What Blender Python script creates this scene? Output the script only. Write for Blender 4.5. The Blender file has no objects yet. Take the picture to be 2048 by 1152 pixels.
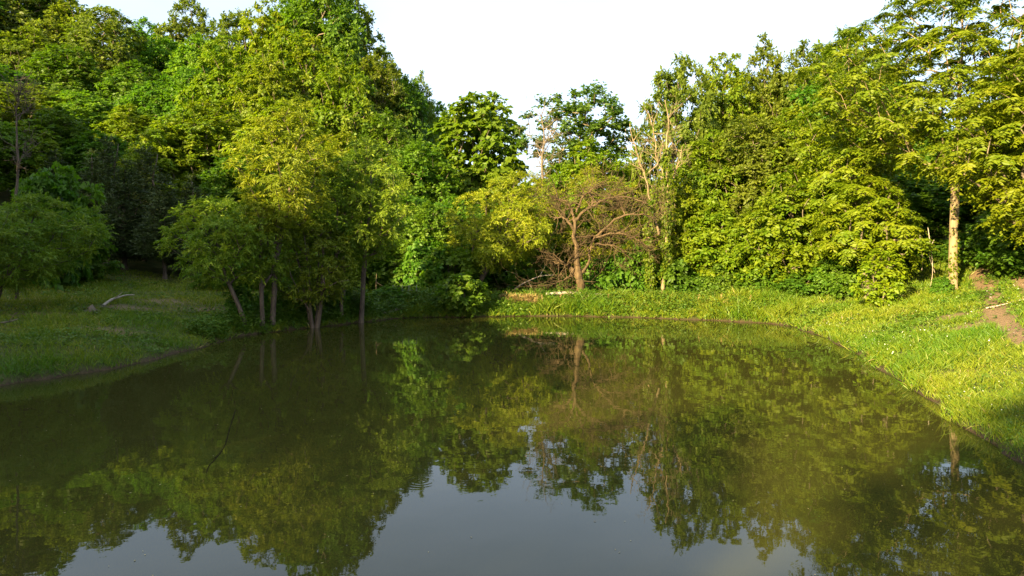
import bpy, math, random
import numpy as np

scene = bpy.context.scene
C = scene.collection
R = math.radians

# ------------------------------------------------------------------ camera
CAMZ, F, HZ = 3.03, 1365.0, 505.0          # metres, focal length and horizon row of the 2048 px photograph
cam_data = bpy.data.cameras.new("camera")
cam = bpy.data.objects.new("camera", cam_data)
C.objects.link(cam)
cam.location = (0, 0, CAMZ)
cam.rotation_euler = (R(90), 0, 0)
cam_data.sensor_width = 36.0
cam_data.lens = F / 2048 * 36.0
cam_data.shift_y = (HZ - 576) / 2048
cam_data.clip_start, cam_data.clip_end = 0.1, 3000
scene.camera = cam

# ------------------------------------------------------------------ light
SUN_EL, SUN_AZ = 19.0, 38.0               # low evening sun behind the camera, to its left
sun_vec = np.array([-math.sin(R(SUN_AZ)) * math.cos(R(SUN_EL)), -math.cos(R(SUN_AZ)) * math.cos(R(SUN_EL)), math.sin(R(SUN_EL))])
world = bpy.data.worlds.new("World")
scene.world = world
world.use_nodes = True
wn, wl = world.node_tree.nodes, world.node_tree.links
bg = wn["Background"]
sky = wn.new("ShaderNodeTexSky")
sky.sky_type = 'NISHITA'
sky.sun_disc = False
sky.sun_elevation = R(SUN_EL)
sky.sun_rotation = math.atan2(sun_vec[0], sun_vec[1])
sky.air_density, sky.dust_density, sky.ozone_density = 1.0, 4.0, 1.0
# thin even evening overcast: the blue is veiled by pale haze cloud
veil = wn.new("ShaderNodeMixRGB")
cn = wn.new("ShaderNodeTexNoise"); cn.inputs["Scale"].default_value = 2.2; cn.inputs["Detail"].default_value = 5
ct = wn.new("ShaderNodeTexCoord"); cm_ = wn.new("ShaderNodeMapping"); cm_.inputs["Scale"].default_value = (1, 1, 3)
wl.new(ct.outputs["Generated"], cm_.inputs[0]); wl.new(cm_.outputs[0], cn.inputs["Vector"])
cr = wn.new("ShaderNodeMapRange"); cr.inputs[1].default_value, cr.inputs[2].default_value = 0.35, 0.65
cr.inputs[3].default_value, cr.inputs[4].default_value = 0.42, 0.72
wl.new(cn.outputs["Fac"], cr.inputs[0]); wl.new(cr.outputs[0], veil.inputs[0])
veil.inputs[2].default_value = (3.5, 4.1, 5.1, 1)
wl.new(sky.outputs[0], veil.inputs[1])
wl.new(veil.outputs[0], bg.inputs[0])
bg.inputs[1].default_value = 0.070
sun_data = bpy.data.lights.new("sun", 'SUN')
sun_data.energy = 5.0
sun_data.angle = R(0.6)
sun_data.color = (1.0, 0.78, 0.41)
sun = bpy.data.objects.new("sun", sun_data)
C.objects.link(sun)
from mathutils import Vector
sun.rotation_euler = Vector(sun_vec).to_track_quat('Z', 'Y').to_euler()
sun.location = (-30, -40, 40)
vs = scene.view_settings
vs.view_transform = 'Standard'
vs.look = 'None'
vs.exposure = 2.42
vs.gamma = 1.0
vs.use_curve_mapping = False
cy = scene.cycles
cy.max_bounces, cy.diffuse_bounces, cy.glossy_bounces, cy.transmission_bounces = 6, 3, 3, 3
cy.caustics_reflective = cy.caustics_refractive = False
cy.sample_clamp_indirect = 4.0
cy.use_denoising = True
cy.denoising_prefilter = 'NONE'
cy.use_adaptive_sampling = False

# ------------------------------------------------------------------ helpers
def DD(D):
    """depth from first survey (eye 2.2 m) to depth as seen from this eye height"""
    return F * CAMZ / (3003.0 / D + 35.0) if D < 32 else D
def at(px, D):
    return (px - 1024) / F * D
def zat(py, D):
    return CAMZ - (py - HZ) / F * D

def smooth(a, b, x):
    t = np.clip((x - a) / (b - a), 0, 1)
    return t * t * (3 - 2 * t)

def norm(v):
    return v / np.maximum(np.linalg.norm(v, axis=-1, keepdims=True), 1e-9)

def make_mesh(name, verts, tris=None, quads=None, attrs=None, smooth_shade=False):
    me = bpy.data.meshes.new(name)
    verts = np.asarray(verts, np.float32)
    nt = 0 if tris is None else len(tris)
    nq = 0 if quads is None else len(quads)
    me.vertices.add(len(verts))
    me.vertices.foreach_set("co", verts.ravel())
    li = []
    if nt: li.append(np.asarray(tris, np.int32).ravel())
    if nq: li.append(np.asarray(quads, np.int32).ravel())
    li = np.concatenate(li)
    me.loops.add(len(li))
    me.loops.foreach_set("vertex_index", li)
    me.polygons.add(nt + nq)
    starts = np.concatenate([np.arange(nt) * 3, nt * 3 + np.arange(nq) * 4]).astype(np.int32)
    me.polygons.foreach_set("loop_start", starts)
    if smooth_shade:
        me.polygons.foreach_set("use_smooth", np.ones(nt + nq, bool))
    for k, v in (attrs or {}).items():
        a = me.attributes.new(k, 'FLOAT', 'POINT')
        a.data.foreach_set("value", np.asarray(v, np.float32))
    me.update(calc_edges=True)
    me.validate()
    return me

def add(name, me, mat, parent=None):
    o = bpy.data.objects.new(name, me)
    C.objects.link(o)
    if mat and len(me.materials) == 0:
        me.materials.append(mat)
    o.parent = parent
    return o

def tag(o, label=None, cat=None, group=None, kind=None):
    if label: o["label"] = label
    if cat: o["category"] = cat
    if group: o["group"] = group
    if kind: o["kind"] = kind
    return o

def thing(name, label, cat, loc, rz=0.0, group=None):
    o = bpy.data.objects.new(name, None)
    o.empty_display_size = 0.3
    C.objects.link(o)
    o.location = loc
    o.rotation_euler = (0, 0, rz)
    return tag(o, label, cat, group)

def copy_tree(root, loc, rz, scale, label, group=None):
    c = root.copy(); C.objects.link(c)
    c.location, c.rotation_euler, c.scale = loc, (0, 0, rz), scale
    c["label"] = label
    if group: c["group"] = group
    for ch in root.children:
        d = ch.copy(); C.objects.link(d); d.parent = c
    return c

# ------------------------------------------------------------------ materials
def new_mat(name):
    m = bpy.data.materials.new(name)
    m.use_nodes = True
    n, l = m.node_tree.nodes, m.node_tree.links
    return m, n, l, n["Principled BSDF"]

def leaf_mat(name, ca, cb, trans=0.50, spec=0.25, rough=0.5, objvar=0.12, bigscale=0.0, cc=None):
    m, n, l, p = new_mat(name)
    at_ = n.new("ShaderNodeAttribute"); at_.attribute_name = "var"
    ramp = n.new("ShaderNodeValToRGB")
    ramp.color_ramp.elements[0].color = (*ca, 1)
    ramp.color_ramp.elements[1].color = (*cb, 1)
    if cc:
        e = ramp.color_ramp.elements.new(0.93); e.color = (*cb, 1)
        ramp.color_ramp.elements[2].color = (*cc, 1)
    l.new(at_.outputs["Fac"], ramp.inputs[0])
    oi = n.new("ShaderNodeObjectInfo")
    mr = n.new("ShaderNodeMapRange")
    mr.inputs[3].default_value, mr.inputs[4].default_value = 1 - objvar * 1.6, 1 + objvar * 1.6
    l.new(oi.outputs["Random"], mr.inputs[0])
    mr2 = n.new("ShaderNodeMapRange")
    mr2.inputs[3].default_value, mr2.inputs[4].default_value = 0.5 - objvar * 0.10, 0.5 + objvar * 0.10
    mth = n.new("ShaderNodeMath"); mth.operation = 'FRACT'
    mul = n.new("ShaderNodeMath"); mul.operation = 'MULTIPLY'; mul.inputs[1].default_value = 7.31
    l.new(oi.outputs["Random"], mul.inputs[0]); l.new(mul.outputs[0], mth.inputs[0]); l.new(mth.outputs[0], mr2.inputs[0])
    hs = n.new("ShaderNodeHueSaturation")
    l.new(mr2.outputs[0], hs.inputs["Hue"]); l.new(mr.outputs[0], hs.inputs["Value"])
    l.new(ramp.outputs[0], hs.inputs["Color"])
    col = hs.outputs[0]
    p.inputs["Roughness"].default_value = rough
    p.inputs["Specular IOR Level"].default_value = spec
    l.new(col, p.inputs["Base Color"])
    tr = n.new("ShaderNodeBsdfTranslucent")
    tint = n.new("ShaderNodeMixRGB"); tint.blend_type = 'MULTIPLY'; tint.inputs[0].default_value = 1.0
    tint.inputs[2].default_value = (1.25, 1.35, 0.5, 1)
    l.new(col, tint.inputs[1]); l.new(tint.outputs[0], tr.inputs[0])
    mix = n.new("ShaderNodeMixShader"); mix.inputs[0].default_value = trans
    l.new(p.outputs[0], mix.inputs[1]); l.new(tr.outputs[0], mix.inputs[2])
    l.new(mix.outputs[0], n["Material Output"].inputs[0])
    return m

def bark_mat(name, ca, cb, scale=6.0, bump=0.6, stretch=0.25):
    m, n, l, p = new_mat(name)
    tc = n.new("ShaderNodeTexCoord")
    mp = n.new("ShaderNodeMapping"); mp.inputs["Scale"].default_value = (1, 1, stretch)
    l.new(tc.outputs["Object"], mp.inputs[0])
    nz = n.new("ShaderNodeTexNoise"); nz.inputs["Scale"].default_value = scale; nz.inputs["Detail"].default_value = 6
    nz.inputs["Roughness"].default_value = 0.7
    l.new(mp.outputs[0], nz.inputs["Vector"])
    ramp = n.new("ShaderNodeValToRGB")
    ramp.color_ramp.elements[0].position, ramp.color_ramp.elements[1].position = 0.32, 0.68
    ramp.color_ramp.elements[0].color, ramp.color_ramp.elements[1].color = (*ca, 1), (*cb, 1)
    l.new(nz.outputs["Fac"], ramp.inputs[0])
    l.new(ramp.outputs[0], p.inputs["Base Color"])
    p.inputs["Roughness"].default_value = 0.85
    p.inputs["Specular IOR Level"].default_value = 0.2
    b = n.new("ShaderNodeBump"); b.inputs["Strength"].default_value = bump; b.inputs["Distance"].default_value = 0.03
    l.new(nz.outputs["Fac"], b.inputs["Height"]); l.new(b.outputs[0], p.inputs["Normal"])
    return m

M = {}
M['maple'] = leaf_mat("leaf_maple", (0.050, 0.130, 0.008), (0.125, 0.210, 0.011))
M['oak'] = leaf_mat("leaf_oak", (0.070, 0.120, 0.010), (0.160, 0.200, 0.016))
M['lime'] = leaf_mat("leaf_lime", (0.090, 0.170, 0.005), (0.200, 0.235, 0.007))
M['walnut'] = leaf_mat("leaf_walnut", (0.098, 0.170, 0.005), (0.205, 0.235, 0.007))
M['willow'] = leaf_mat("leaf_willow", (0.090, 0.170, 0.009), (0.195, 0.240, 0.012), trans=0.40)
M['willow_gold'] = leaf_mat("leaf_willow_golden", (0.130, 0.190, 0.008), (0.250, 0.255, 0.010), trans=0.42)
M['cedar'] = leaf_mat("leaf_cedar", (0.026, 0.050, 0.012), (0.070, 0.095, 0.018), trans=0.15)
M['catalpa'] = leaf_mat("leaf_catalpa", (0.065, 0.145, 0.006), (0.150, 0.215, 0.010))
M['cottonwood'] = leaf_mat("leaf_cottonwood", (0.060, 0.130, 0.014), (0.125, 0.185, 0.020), spec=0.4)
M['shrub'] = leaf_mat("leaf_shrub", (0.045, 0.125, 0.008), (0.115, 0.190, 0.012))
M['vine'] = leaf_mat("leaf_vine", (0.080, 0.150, 0.006), (0.180, 0.215, 0.012))
M['bark'] = bark_mat("bark_grey_brown", (0.06, 0.045, 0.03), (0.20, 0.16, 0.11))
M['bark_pale'] = bark_mat("bark_pale", (0.085, 0.062, 0.034), (0.29, 0.22, 0.125), scale=5)
M['bark_willow'] = bark_mat("bark_willow", (0.035, 0.026, 0.018), (0.14, 0.105, 0.075), scale=8)
M['bark_dead'] = bark_mat("bark_dead", (0.034, 0.024, 0.013), (0.125, 0.083, 0.042), scale=8)
M['bark_bleached'] = bark_mat("bark_bleached", (0.20, 0.165, 0.12), (0.44, 0.38, 0.30), scale=9)
M['bark_wet'] = bark_mat("bark_wet", (0.014, 0.013, 0.006), (0.028, 0.025, 0.011), scale=9)
M['bark_wet'].node_tree.nodes['Principled BSDF'].inputs['Specular IOR Level'].default_value = 0.0
M['grass'] = leaf_mat("grass_blade", (0.058, 0.135, 0.006), (0.185, 0.205, 0.012), trans=0.32, objvar=0.0, cc=(0.30, 0.24, 0.09))
M['weed'] = leaf_mat("weed_leaf", (0.040, 0.110, 0.010), (0.110, 0.165, 0.014), trans=0.3, objvar=0.0)
M['straw'] = leaf_mat("dry_straw", (0.20, 0.14, 0.05), (0.36, 0.27, 0.11), trans=0.2, objvar=0.0)
M['petal'] = leaf_mat("white_petal", (0.65, 0.65, 0.55), (0.8, 0.8, 0.75), trans=0.3, objvar=0.0)
M['debris'] = leaf_mat("floating_leaf", (0.16, 0.12, 0.04), (0.42, 0.36, 0.16), trans=0.1, objvar=0.0)
M['stone'] = bark_mat("stone", (0.16, 0.13, 0.10), (0.36, 0.31, 0.25), scale=7, stretch=1)
M['wire'] = bark_mat("galvanised_wire", (0.07, 0.07, 0.06), (0.18, 0.18, 0.165), scale=20, stretch=1, bump=0.1)

# ------------------------------------------------------------------ pond outline and terrain
shore_px = [(0, 770), (150, 752), (300, 722), (420, 690), (480, 672), (560, 662), (650, 653), (720, 645), (820, 634), (900, 635),
            (1000, 633), (1070, 632), (1200, 633), (1400, 640), (1530, 646), (1600, 655), (1680, 690), (1800, 760), (1900, 835), (2048, 930)]
shore = [(at(px, F * CAMZ / (py - HZ)), F * CAMZ / (py - HZ)) for px, py in shore_px]
shore += [(6.6, 6.0), (6.2, 1.5), (4.8, -4), (0, -6.5), (-5, -6), (-9.5, -2.5), (-12.2, 4), (-12.4, 10.5)]
def chaikin(p, it=2):
    p = np.array(p)
    for _ in range(it):
        q = np.roll(p, -1, axis=0)
        p = np.stack([0.75 * p + 0.25 * q, 0.25 * p + 0.75 * q], 1).reshape(-1, 2)
    return p
shore = chaikin(shore, 2)
_t = np.arange(len(shore))
shore = shore + np.stack([0.09 * np.sin(_t * 2.1) + 0.06 * np.sin(_t * 5.3), 0.09 * np.cos(_t * 1.7) + 0.05 * np.sin(_t * 4.1)], 1)

def pond_dist(x, y):
    """signed distance to the shoreline, positive on land"""
    x, y = np.asarray(x, float), np.asarray(y, float)
    d2 = np.full(x.shape, 1e18); inside = np.zeros(x.shape, bool)
    n = len(shore)
    for i in range(n):
        ax, ay = shore[i]; bx, by = shore[(i + 1) % n]
        ex, ey = bx - ax, by - ay
        t = np.clip(((x - ax) * ex + (y - ay) * ey) / (ex * ex + ey * ey), 0, 1)
        d2 = np.minimum(d2, (x - ax - t * ex) ** 2 + (y - ay - t * ey) ** 2)
        c = (ay > y) != (by > y)
        with np.errstate(divide='ignore', invalid='ignore'):
            xi = ex * (y - ay) / (ey if ey else 1e-12) + ax
        inside ^= c & (x < xi)
    d = np.sqrt(d2)
    return np.where(inside, -d, d)

def wob(x, y, s, seed=0.0):
    return (np.sin(x * s * 1.0 + y * s * 0.63 + seed) + np.sin(-x * s * 0.71 + y * s * 1.13 + seed * 2.1 + 1.3)
            + 0.6 * np.sin(x * s * 2.3 + y * s * 1.9 + seed * 0.7) + 0.6 * np.sin(x * s * 1.7 - y * s * 2.6 + seed * 1.7)) / 3.2

def ground_z(x, y, d=None):
    x, y = np.asarray(x, float), np.asarray(y, float)
    if d is None: d = pond_dist(x, y)
    dp = np.maximum(d, 0)
    dc = np.minimum(dp, 34)
    lip = 0.14 * (1 - np.exp(-dp / 0.12))                       # small cut bank at the water's edge
    zr = 0.24 * np.minimum(dp, 9) + 0.10 * np.clip(x - 18, 0, 30) + 0.05 * np.clip(dp - 8, 0, 30)
    zf = 0.52 * smooth(0, 1.6, dp) - 2.0 * smooth(3.0, 9.0, dp) + 0.03 * np.maximum(dc - 16, 0)
    zl = 0.24 * np.minimum(dp, 2.2) + 0.075 * np.maximum(dc - 2.2, 0)
    u = 0.72 * y - 0.66 * x
    hill = (8.0 * smooth(34, 82, u) + 4.0 * smooth(76, 118, u)) * (1 - smooth(-14, 8, x - 0.12 * y)) + 0.16 * np.clip(-25 - x, 0, 30) * smooth(-60, -20, y)
    wR = smooth(8.5, 13, x)
    wF = smooth(28.5, 32, y) * smooth(-7.5, -3.5, x)
    z = wR * zr + (1 - wR) * (wF * zf + (1 - wF) * zl) + hill
    z = z + lip + 0.05 * wob(x, y, 0.9) * smooth(0.2, 2, dp) + 0.02 * wob(x, y, 3.1, 2.0) * smooth(0.1, 1, dp)
    zi = -0.05 - np.minimum(1.3, 0.4 * np.maximum(-d, 0))
    return np.where(d > 0, z - 0.02, zi)

def gz(x, y):
    return float(ground_z(np.array([x]), np.array([y]))[0])

# tracks of bare earth on the right bank (world polylines)
def track_pts(pp):
    out = []
    for px, py, D in pp:
        D = DD(D); out.append((at(px, D), D))
    return np.array(out)
tracks = [(track_pts([(1955, 560, 27.5), (1975, 600, 23.5), (1985, 640, 20), (2010, 690, 16.5), (2060, 740, 13.8), (2130, 800, 11.5)]), 0.36),
          (track_pts([(2030, 560, 27.0), (2050, 600, 23.0), (2075, 640, 19.5), (2120, 690, 16.0), (2200, 750, 13.5)]), 0.36)]
def line_dist(x, y, pl):
    d2 = np.full(x.shape, 1e18)
    for (ax, ay), (bx, by) in zip(pl[:-1], pl[1:]):
        ex, ey = bx - ax, by - ay
        t = np.clip(((x - ax) * ex + (y - ay) * ey) / (ex * ex + ey * ey), 0, 1)
        d2 = np.minimum(d2, (x - ax - t * ex) ** 2 + (y - ay - t * ey) ** 2)
    return np.sqrt(d2)
def dirt_at(x, y):
    dv = np.zeros(x.shape)
    for pl, w in tracks:
        dv = np.maximum(dv, smooth(w * 1.5, w * 0.5, line_dist(x, y, pl) + 0.16 * wob(x, y, 4.0, 3.0)))
    # worn patches
    for px, D, r in ((1640 + 250, 19.5, 0.5), (1935, 17.5, 0.45), (1720, 21.5, 0.5), (430, 26, 0.9), (250, 24.5, 0.8), (90, 21, 0.9), (330, 27.5, 1.0), (200, 18.5, 0.6)):
        D = DD(D)
        dv = np.maximum(dv, 0.75 * smooth(r * 1.4, r * 0.3, np.hypot((x - at(px, D)) * 0.6, y - D) + 0.3 * wob(x, y, 3.0, 1.0)))
    return dv

def axis(lo, hi, near_lo, near_hi, fine, coarse_n):
    a = np.arange(near_lo, near_hi + 1e-6, fine)
    l = near_lo - np.geomspace(fine, near_lo - lo, coarse_n)[::-1]
    r = near_hi + np.geomspace(fine, hi - near_hi, coarse_n)
    return np.concatenate([l, a, r])
gx = axis(-900, 900, -24, 24, 0.30, 34)
gy = axis(-900, 1200, -8, 42, 0.30, 34)
GX, GY = np.meshgrid(gx, gy)
GD = pond_dist(GX, GY)
GZ = ground_z(GX, GY, GD)
nx, ny = len(gx), len(gy)
idx = np.arange(nx * ny).reshape(ny, nx)
quads = np.stack([idx[:-1, :-1], idx[:-1, 1:], idx[1:, 1:], idx[1:, :-1]], -1).reshape(-1, 4)
me = make_mesh("ground", np.stack([GX, GY, GZ], -1).reshape(-1, 3), quads=quads,
               attrs={"dirt": dirt_at(GX, GY).ravel(), "shore": np.clip(GD, -1, 3).ravel()}, smooth_shade=True)
m, n, l, p = new_mat("ground_soil_and_thatch")
geo = n.new("ShaderNodeNewGeometry")
nz = n.new("ShaderNodeTexNoise"); nz.inputs["Scale"].default_value = 1.6; nz.inputs["Detail"].default_value = 8; nz.inputs["Roughness"].default_value = 0.65
l.new(geo.outputs["Position"], nz.inputs["Vector"])
nz2 = n.new("ShaderNodeTexNoise"); nz2.inputs["Scale"].default_value = 14; nz2.inputs["Detail"].default_value = 6; nz2.inputs["Roughness"].default_value = 0.7
l.new(geo.outputs["Position"], nz2.inputs["Vector"])
r1 = n.new("ShaderNodeValToRGB")
r1.color_ramp.elements[0].position, r1.color_ramp.elements[1].position = 0.35, 0.7
r1.color_ramp.elements[0].color, r1.color_ramp.elements[1].color = (0.035, 0.060, 0.010, 1), (0.095, 0.095, 0.025, 1)
l.new(nz.outputs["Fac"], r1.inputs[0])
r2 = n.new("ShaderNodeValToRGB")
r2.color_ramp.elements[0].position, r2.color_ramp.elements[1].position = 0.3, 0.7
r2.color_ramp.elements[0].color, r2.color_ramp.elements[1].color = (0.10, 0.068, 0.036, 1), (0.26, 0.175, 0.098, 1)
l.new(nz2.outputs["Fac"], r2.inputs[0])
da = n.new("ShaderNodeAttribute"); da.attribute_name = "dirt"
mixd = n.new("ShaderNodeMixRGB")
l.new(da.outputs["Fac"], mixd.inputs[0]); l.new(r1.outputs[0], mixd.inputs[1]); l.new(r2.outputs[0], mixd.inputs[2])
sa = n.new("ShaderNodeAttribute"); sa.attribute_name = "shore"
ms = n.new("ShaderNodeMapRange"); ms.inputs[1].default_value, ms.inputs[2].default_value = 0.02, 0.26
ms.inputs[3].default_value, ms.inputs[4].default_value = 1.0, 0.0
l.new(sa.outputs["Fac"], ms.inputs[0])
mud_and_shade = n.new("ShaderNodeMixRGB")
l.new(ms.outputs[0], mud_and_shade.inputs[0]); l.new(mixd.outputs[0], mud_and_shade.inputs[1])
r3 = n.new("ShaderNodeValToRGB")
r3.color_ramp.elements[0].color, r3.color_ramp.elements[1].color = (0.020, 0.014, 0.008, 1), (0.095, 0.062, 0.034, 1)  # brown shore mud, darkened further to stand for shadow under the cut bank
r3.color_ramp.elements[0].position, r3.color_ramp.elements[1].position = 0.35, 0.7
l.new(nz2.outputs["Fac"], r3.inputs[0]); l.new(r3.outputs[0], mud_and_shade.inputs[2])
l.new(mud_and_shade.outputs[0], p.inputs["Base Color"])
p.inputs["Roughness"].default_value = 0.9
p.inputs["Specular IOR Level"].default_value = 0.15
b = n.new("ShaderNodeBump"); b.inputs["Strength"].default_value = 0.8; b.inputs["Distance"].default_value = 0.06
l.new(nz2.outputs["Fac"], b.inputs["Height"]); l.new(b.outputs[0], p.inputs["Normal"])
tag(add("ground", me, m), "grassy banks, earth berm and wooded hill around the pond", "ground", kind="structure")

# ------------------------------------------------------------------ water
cxy = shore.mean(0)
wout = cxy + (shore - cxy) * 1.0 + norm(shore - cxy) * 0.25
wv = np.concatenate([[[cxy[0], cxy[1], 0]], np.c_[wout, np.zeros(len(wout))]])
k = len(wout)
wt = np.stack([np.zeros(k, int), 1 + np.arange(k), 1 + (np.arange(k) + 1) % k], 1)
me = make_mesh("water", wv, tris=wt)
m, n, l, p = new_mat("muddy_pond_water")
geo = n.new("ShaderNodeNewGeometry")
nzc = n.new("ShaderNodeTexNoise"); nzc.inputs["Scale"].default_value = 0.35; nzc.inputs["Detail"].default_value = 4
l.new(geo.outputs["Position"], nzc.inputs["Vector"])
rw = n.new("ShaderNodeValToRGB")
rw.color_ramp.elements[0].color, rw.color_ramp.elements[1].color = (0.027, 0.027, 0.0055, 1), (0.035, 0.0345, 0.008, 1)
l.new(nzc.outputs["Fac"], rw.inputs[0]); l.new(rw.outputs[0], p.inputs["Base Color"])
p.inputs["Roughness"].default_value = 0.03
p.inputs["IOR"].default_value = 1.333
nzr = n.new("ShaderNodeTexNoise"); nzr.inputs["Scale"].default_value = 0.22; nzr.inputs["Detail"].default_value = 6; nzr.inputs["Roughness"].default_value = 0.6
l.new(geo.outputs["Position"], nzr.inputs["Vector"])
mrr = n.new("ShaderNodeMapRange"); mrr.inputs[1].default_value, mrr.inputs[2].default_value = 0.35, 0.7
mrr.inputs[3].default_value, mrr.inputs[4].default_value = 0.008, 0.03
l.new(nzr.outputs["Fac"], mrr.inputs[0]); l.new(mrr.outputs[0], p.inputs["Roughness"])
h_in = None
for sc_, amp in ((1.3, 0.0022), (6.0, 0.00035)):
    nn = n.new("ShaderNodeTexNoise"); nn.inputs["Scale"].default_value = sc_; nn.inputs["Detail"].default_value = 2
    l.new(geo.outputs["Position"], nn.inputs["Vector"])
    mm = n.new("ShaderNodeMath"); mm.operation = 'MULTIPLY'; mm.inputs[1].default_value = amp
    l.new(nn.outputs["Fac"], mm.inputs[0])
    if h_in is None: h_in = mm.outputs[0]
    else:
        a_ = n.new("ShaderNodeMath"); a_.operation = 'ADD'; l.new(h_in, a_.inputs[0]); l.new(mm.outputs[0], a_.inputs[1]); h_in = a_.outputs[0]
# two sets of ripple rings where insects or fish touched the surface
for (px, py, rad) in ((842, 962, 0.42), (962, 1004, 0.16)):
    D = F * CAMZ / (py - HZ)
    vd = n.new("ShaderNodeVectorMath"); vd.operation = 'DISTANCE'; vd.inputs[1].default_value = (at(px, D), D, 0)
    l.new(geo.outputs["Position"], vd.inputs[0])
    s1 = n.new("ShaderNodeMath"); s1.operation = 'MULTIPLY'; s1.inputs[1].default_value = 75.0; l.new(vd.outputs["Value"], s1.inputs[0])
    s2 = n.new("ShaderNodeMath"); s2.operation = 'SINE'; l.new(s1.outputs[0], s2.inputs[0])
    fall = n.new("ShaderNodeMapRange"); fall.inputs[1].default_value, fall.inputs[2].default_value = rad * 0.4, rad
    fall.inputs[3].default_value, fall.inputs[4].default_value = 0.00012, 0.0
    l.new(vd.outputs["Value"], fall.inputs[0])
    s3 = n.new("ShaderNodeMath"); s3.operation = 'MULTIPLY'; l.new(s2.outputs[0], s3.inputs[0]); l.new(fall.outputs[0], s3.inputs[1])
    a_ = n.new("ShaderNodeMath"); a_.operation = 'ADD'; l.new(h_in, a_.inputs[0]); l.new(s3.outputs[0], a_.inputs[1]); h_in = a_.outputs[0]
b = n.new("ShaderNodeBump"); b.inputs["Strength"].default_value = 1.0; b.inputs["Distance"].default_value = 1.0
l.new(h_in, b.inputs["Height"]); l.new(b.outputs[0], p.inputs["Normal"])
tag(add("water", me, m), "still muddy olive pond water mirroring the trees", "water", kind="structure")

# ------------------------------------------------------------------ tubes
class Tubes:
    def __init__(s): s.v, s.q, s.n = [], [], 0
    def add(s, pts, rad, sides=6, knob=0.0, rng=None):
        pts = np.asarray(pts, float); rad = np.asarray(rad, float)
        t = np.gradient(pts, axis=0); t = norm(t)
        ref = np.array([0.31, 0.87, 0.38]) if abs(t[0] @ np.array([0.31, 0.87, 0.38])) < 0.9 else np.array([1.0, 0, 0])
        u = norm(np.cross(t, ref)); w = np.cross(t, u)
        a = np.arange(sides) / sides * 2 * np.pi
        rr = rad[:, None] * np.ones(sides)
        if knob and rng is not None: rr = rr * (1 + knob * rng.uniform(-1, 1, rr.shape))
        ring = pts[:, None] + rr[..., None] * (u[:, None] * np.cos(a)[None, :, None] + w[:, None] * np.sin(a)[None, :, None])
        k = len(pts)
        i = s.n + np.arange(k * sides).reshape(k, sides)
        j = np.roll(i, -1, axis=1)
        s.q.append(np.stack([i[:-1], j[:-1], j[1:], i[1:]], -1).reshape(-1, 4))
        s.v.append(ring.reshape(-1, 3)); s.n += k * sides
        # closing tip
        s.v.append(pts[-1:] + t[-1:] * rad[-1]); tip = s.n; s.n += 1
        s.q.append(np.stack([i[-1], j[-1], np.full(sides, tip), np.full(sides, tip)], -1))
    def mesh(s, name):
        q = np.concatenate(s.q)
        tri = q[:, 2] == q[:, 3]
        return make_mesh(name, np.concatenate(s.v), tris=q[tri][:, :3], quads=q[~tri], smooth_shade=True)

# ------------------------------------------------------------------ leaves
def leaf_geo(base, axis_, nrm, length, width, fold=0.18):
    """kite shaped leaves folded on the midrib: 4 verts and 2 triangles each"""
    side = norm(np.cross(axis_, nrm)); up = norm(np.cross(side, axis_))
    L = length[:, None]; W = width[:, None]
    mid = base + axis_ * L * 0.45 + up * W * fold
    v = np.stack([base, mid + side * W * 0.5, base + axis_ * L - up * L * 0.08, mid - side * W * 0.5], 1)
    k = len(base)
    i = np.arange(k)[:, None] * 4
    t = np.concatenate([i + np.array([0, 1, 2]), i + np.array([0, 2, 3])], 1).reshape(-1, 3)
    return v.reshape(-1, 3), t

def crown_leaves(rng, cl, crad, centre, sp):
    """shoots radiate from every cluster, leaves sit along the shoots"""
    K = len(cl)
    ns, nl = sp['shoots'], sp['leaves']
    out = norm(cl - centre)
    d = rng.normal(size=(K, ns, 3))
    d = norm(d) * 0.9 + out[:, None] * sp.get('outward', 0.45) + np.array([0, 0, sp.get('up', 0.25)])
    d = norm(d)
    slen = crad[:, None] * rng.uniform(0.55, 1.1, (K, ns))
    droop = sp.get('droop', 0.3)
    tt = np.linspace(0.25, 1.0, nl)[None, None, :] + rng.uniform(-0.05, 0.05, (K, ns, nl))
    pos = cl[:, None, None] + d[:, :, None] * (slen[..., None] * tt)[..., None] * np.array([1, 1, sp.get('flat', 0.75)])
    pos[..., 2] -= droop * slen[..., None] * tt ** 2
    tang = d[:, :, None] * np.array([1, 1, sp.get('flat', 0.75)]) - np.array([0, 0, 1.0]) * (2 * droop * tt)[..., None]
    tang = norm(tang)
    rv = norm(rng.normal(size=pos.shape))
    sidew = norm(np.cross(tang, np.array([0, 0, 1.0]) + 0.25 * rv))
    sgn = np.where(np.arange(nl) % 2 == 0, 1.0, -1.0)[None, None, :, None]
    ax = norm(tang * sp.get('along', 0.5) + sidew * sgn * sp.get('side', 0.7) + rv * sp.get('rand', 0.35) + np.array([0, 0, -sp.get('hang', 0.15)]))
    nr = norm(np.array([0, 0, 1.0]) * sp.get('nup', 0.3) + out[:, None, None] * 0.8 + norm(rng.normal(size=pos.shape)) * sp.get('nrand', 0.75))
    N = K * ns * nl
    ln = sp['len'] * np.clip(rng.lognormal(-0.06, 0.33, N), 0.4, 1.8)
    wd = ln * sp['wid']
    v, t = leaf_geo(pos.reshape(N, 3), ax.reshape(N, 3), nr.reshape(N, 3), ln, wd)
    var = np.clip(rng.uniform(0, 1, N) * 0.5 + np.repeat(rng.uniform(0, 0.5, K), ns * nl), 0, 1)
    return v, t, np.repeat(var, 4)

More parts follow.
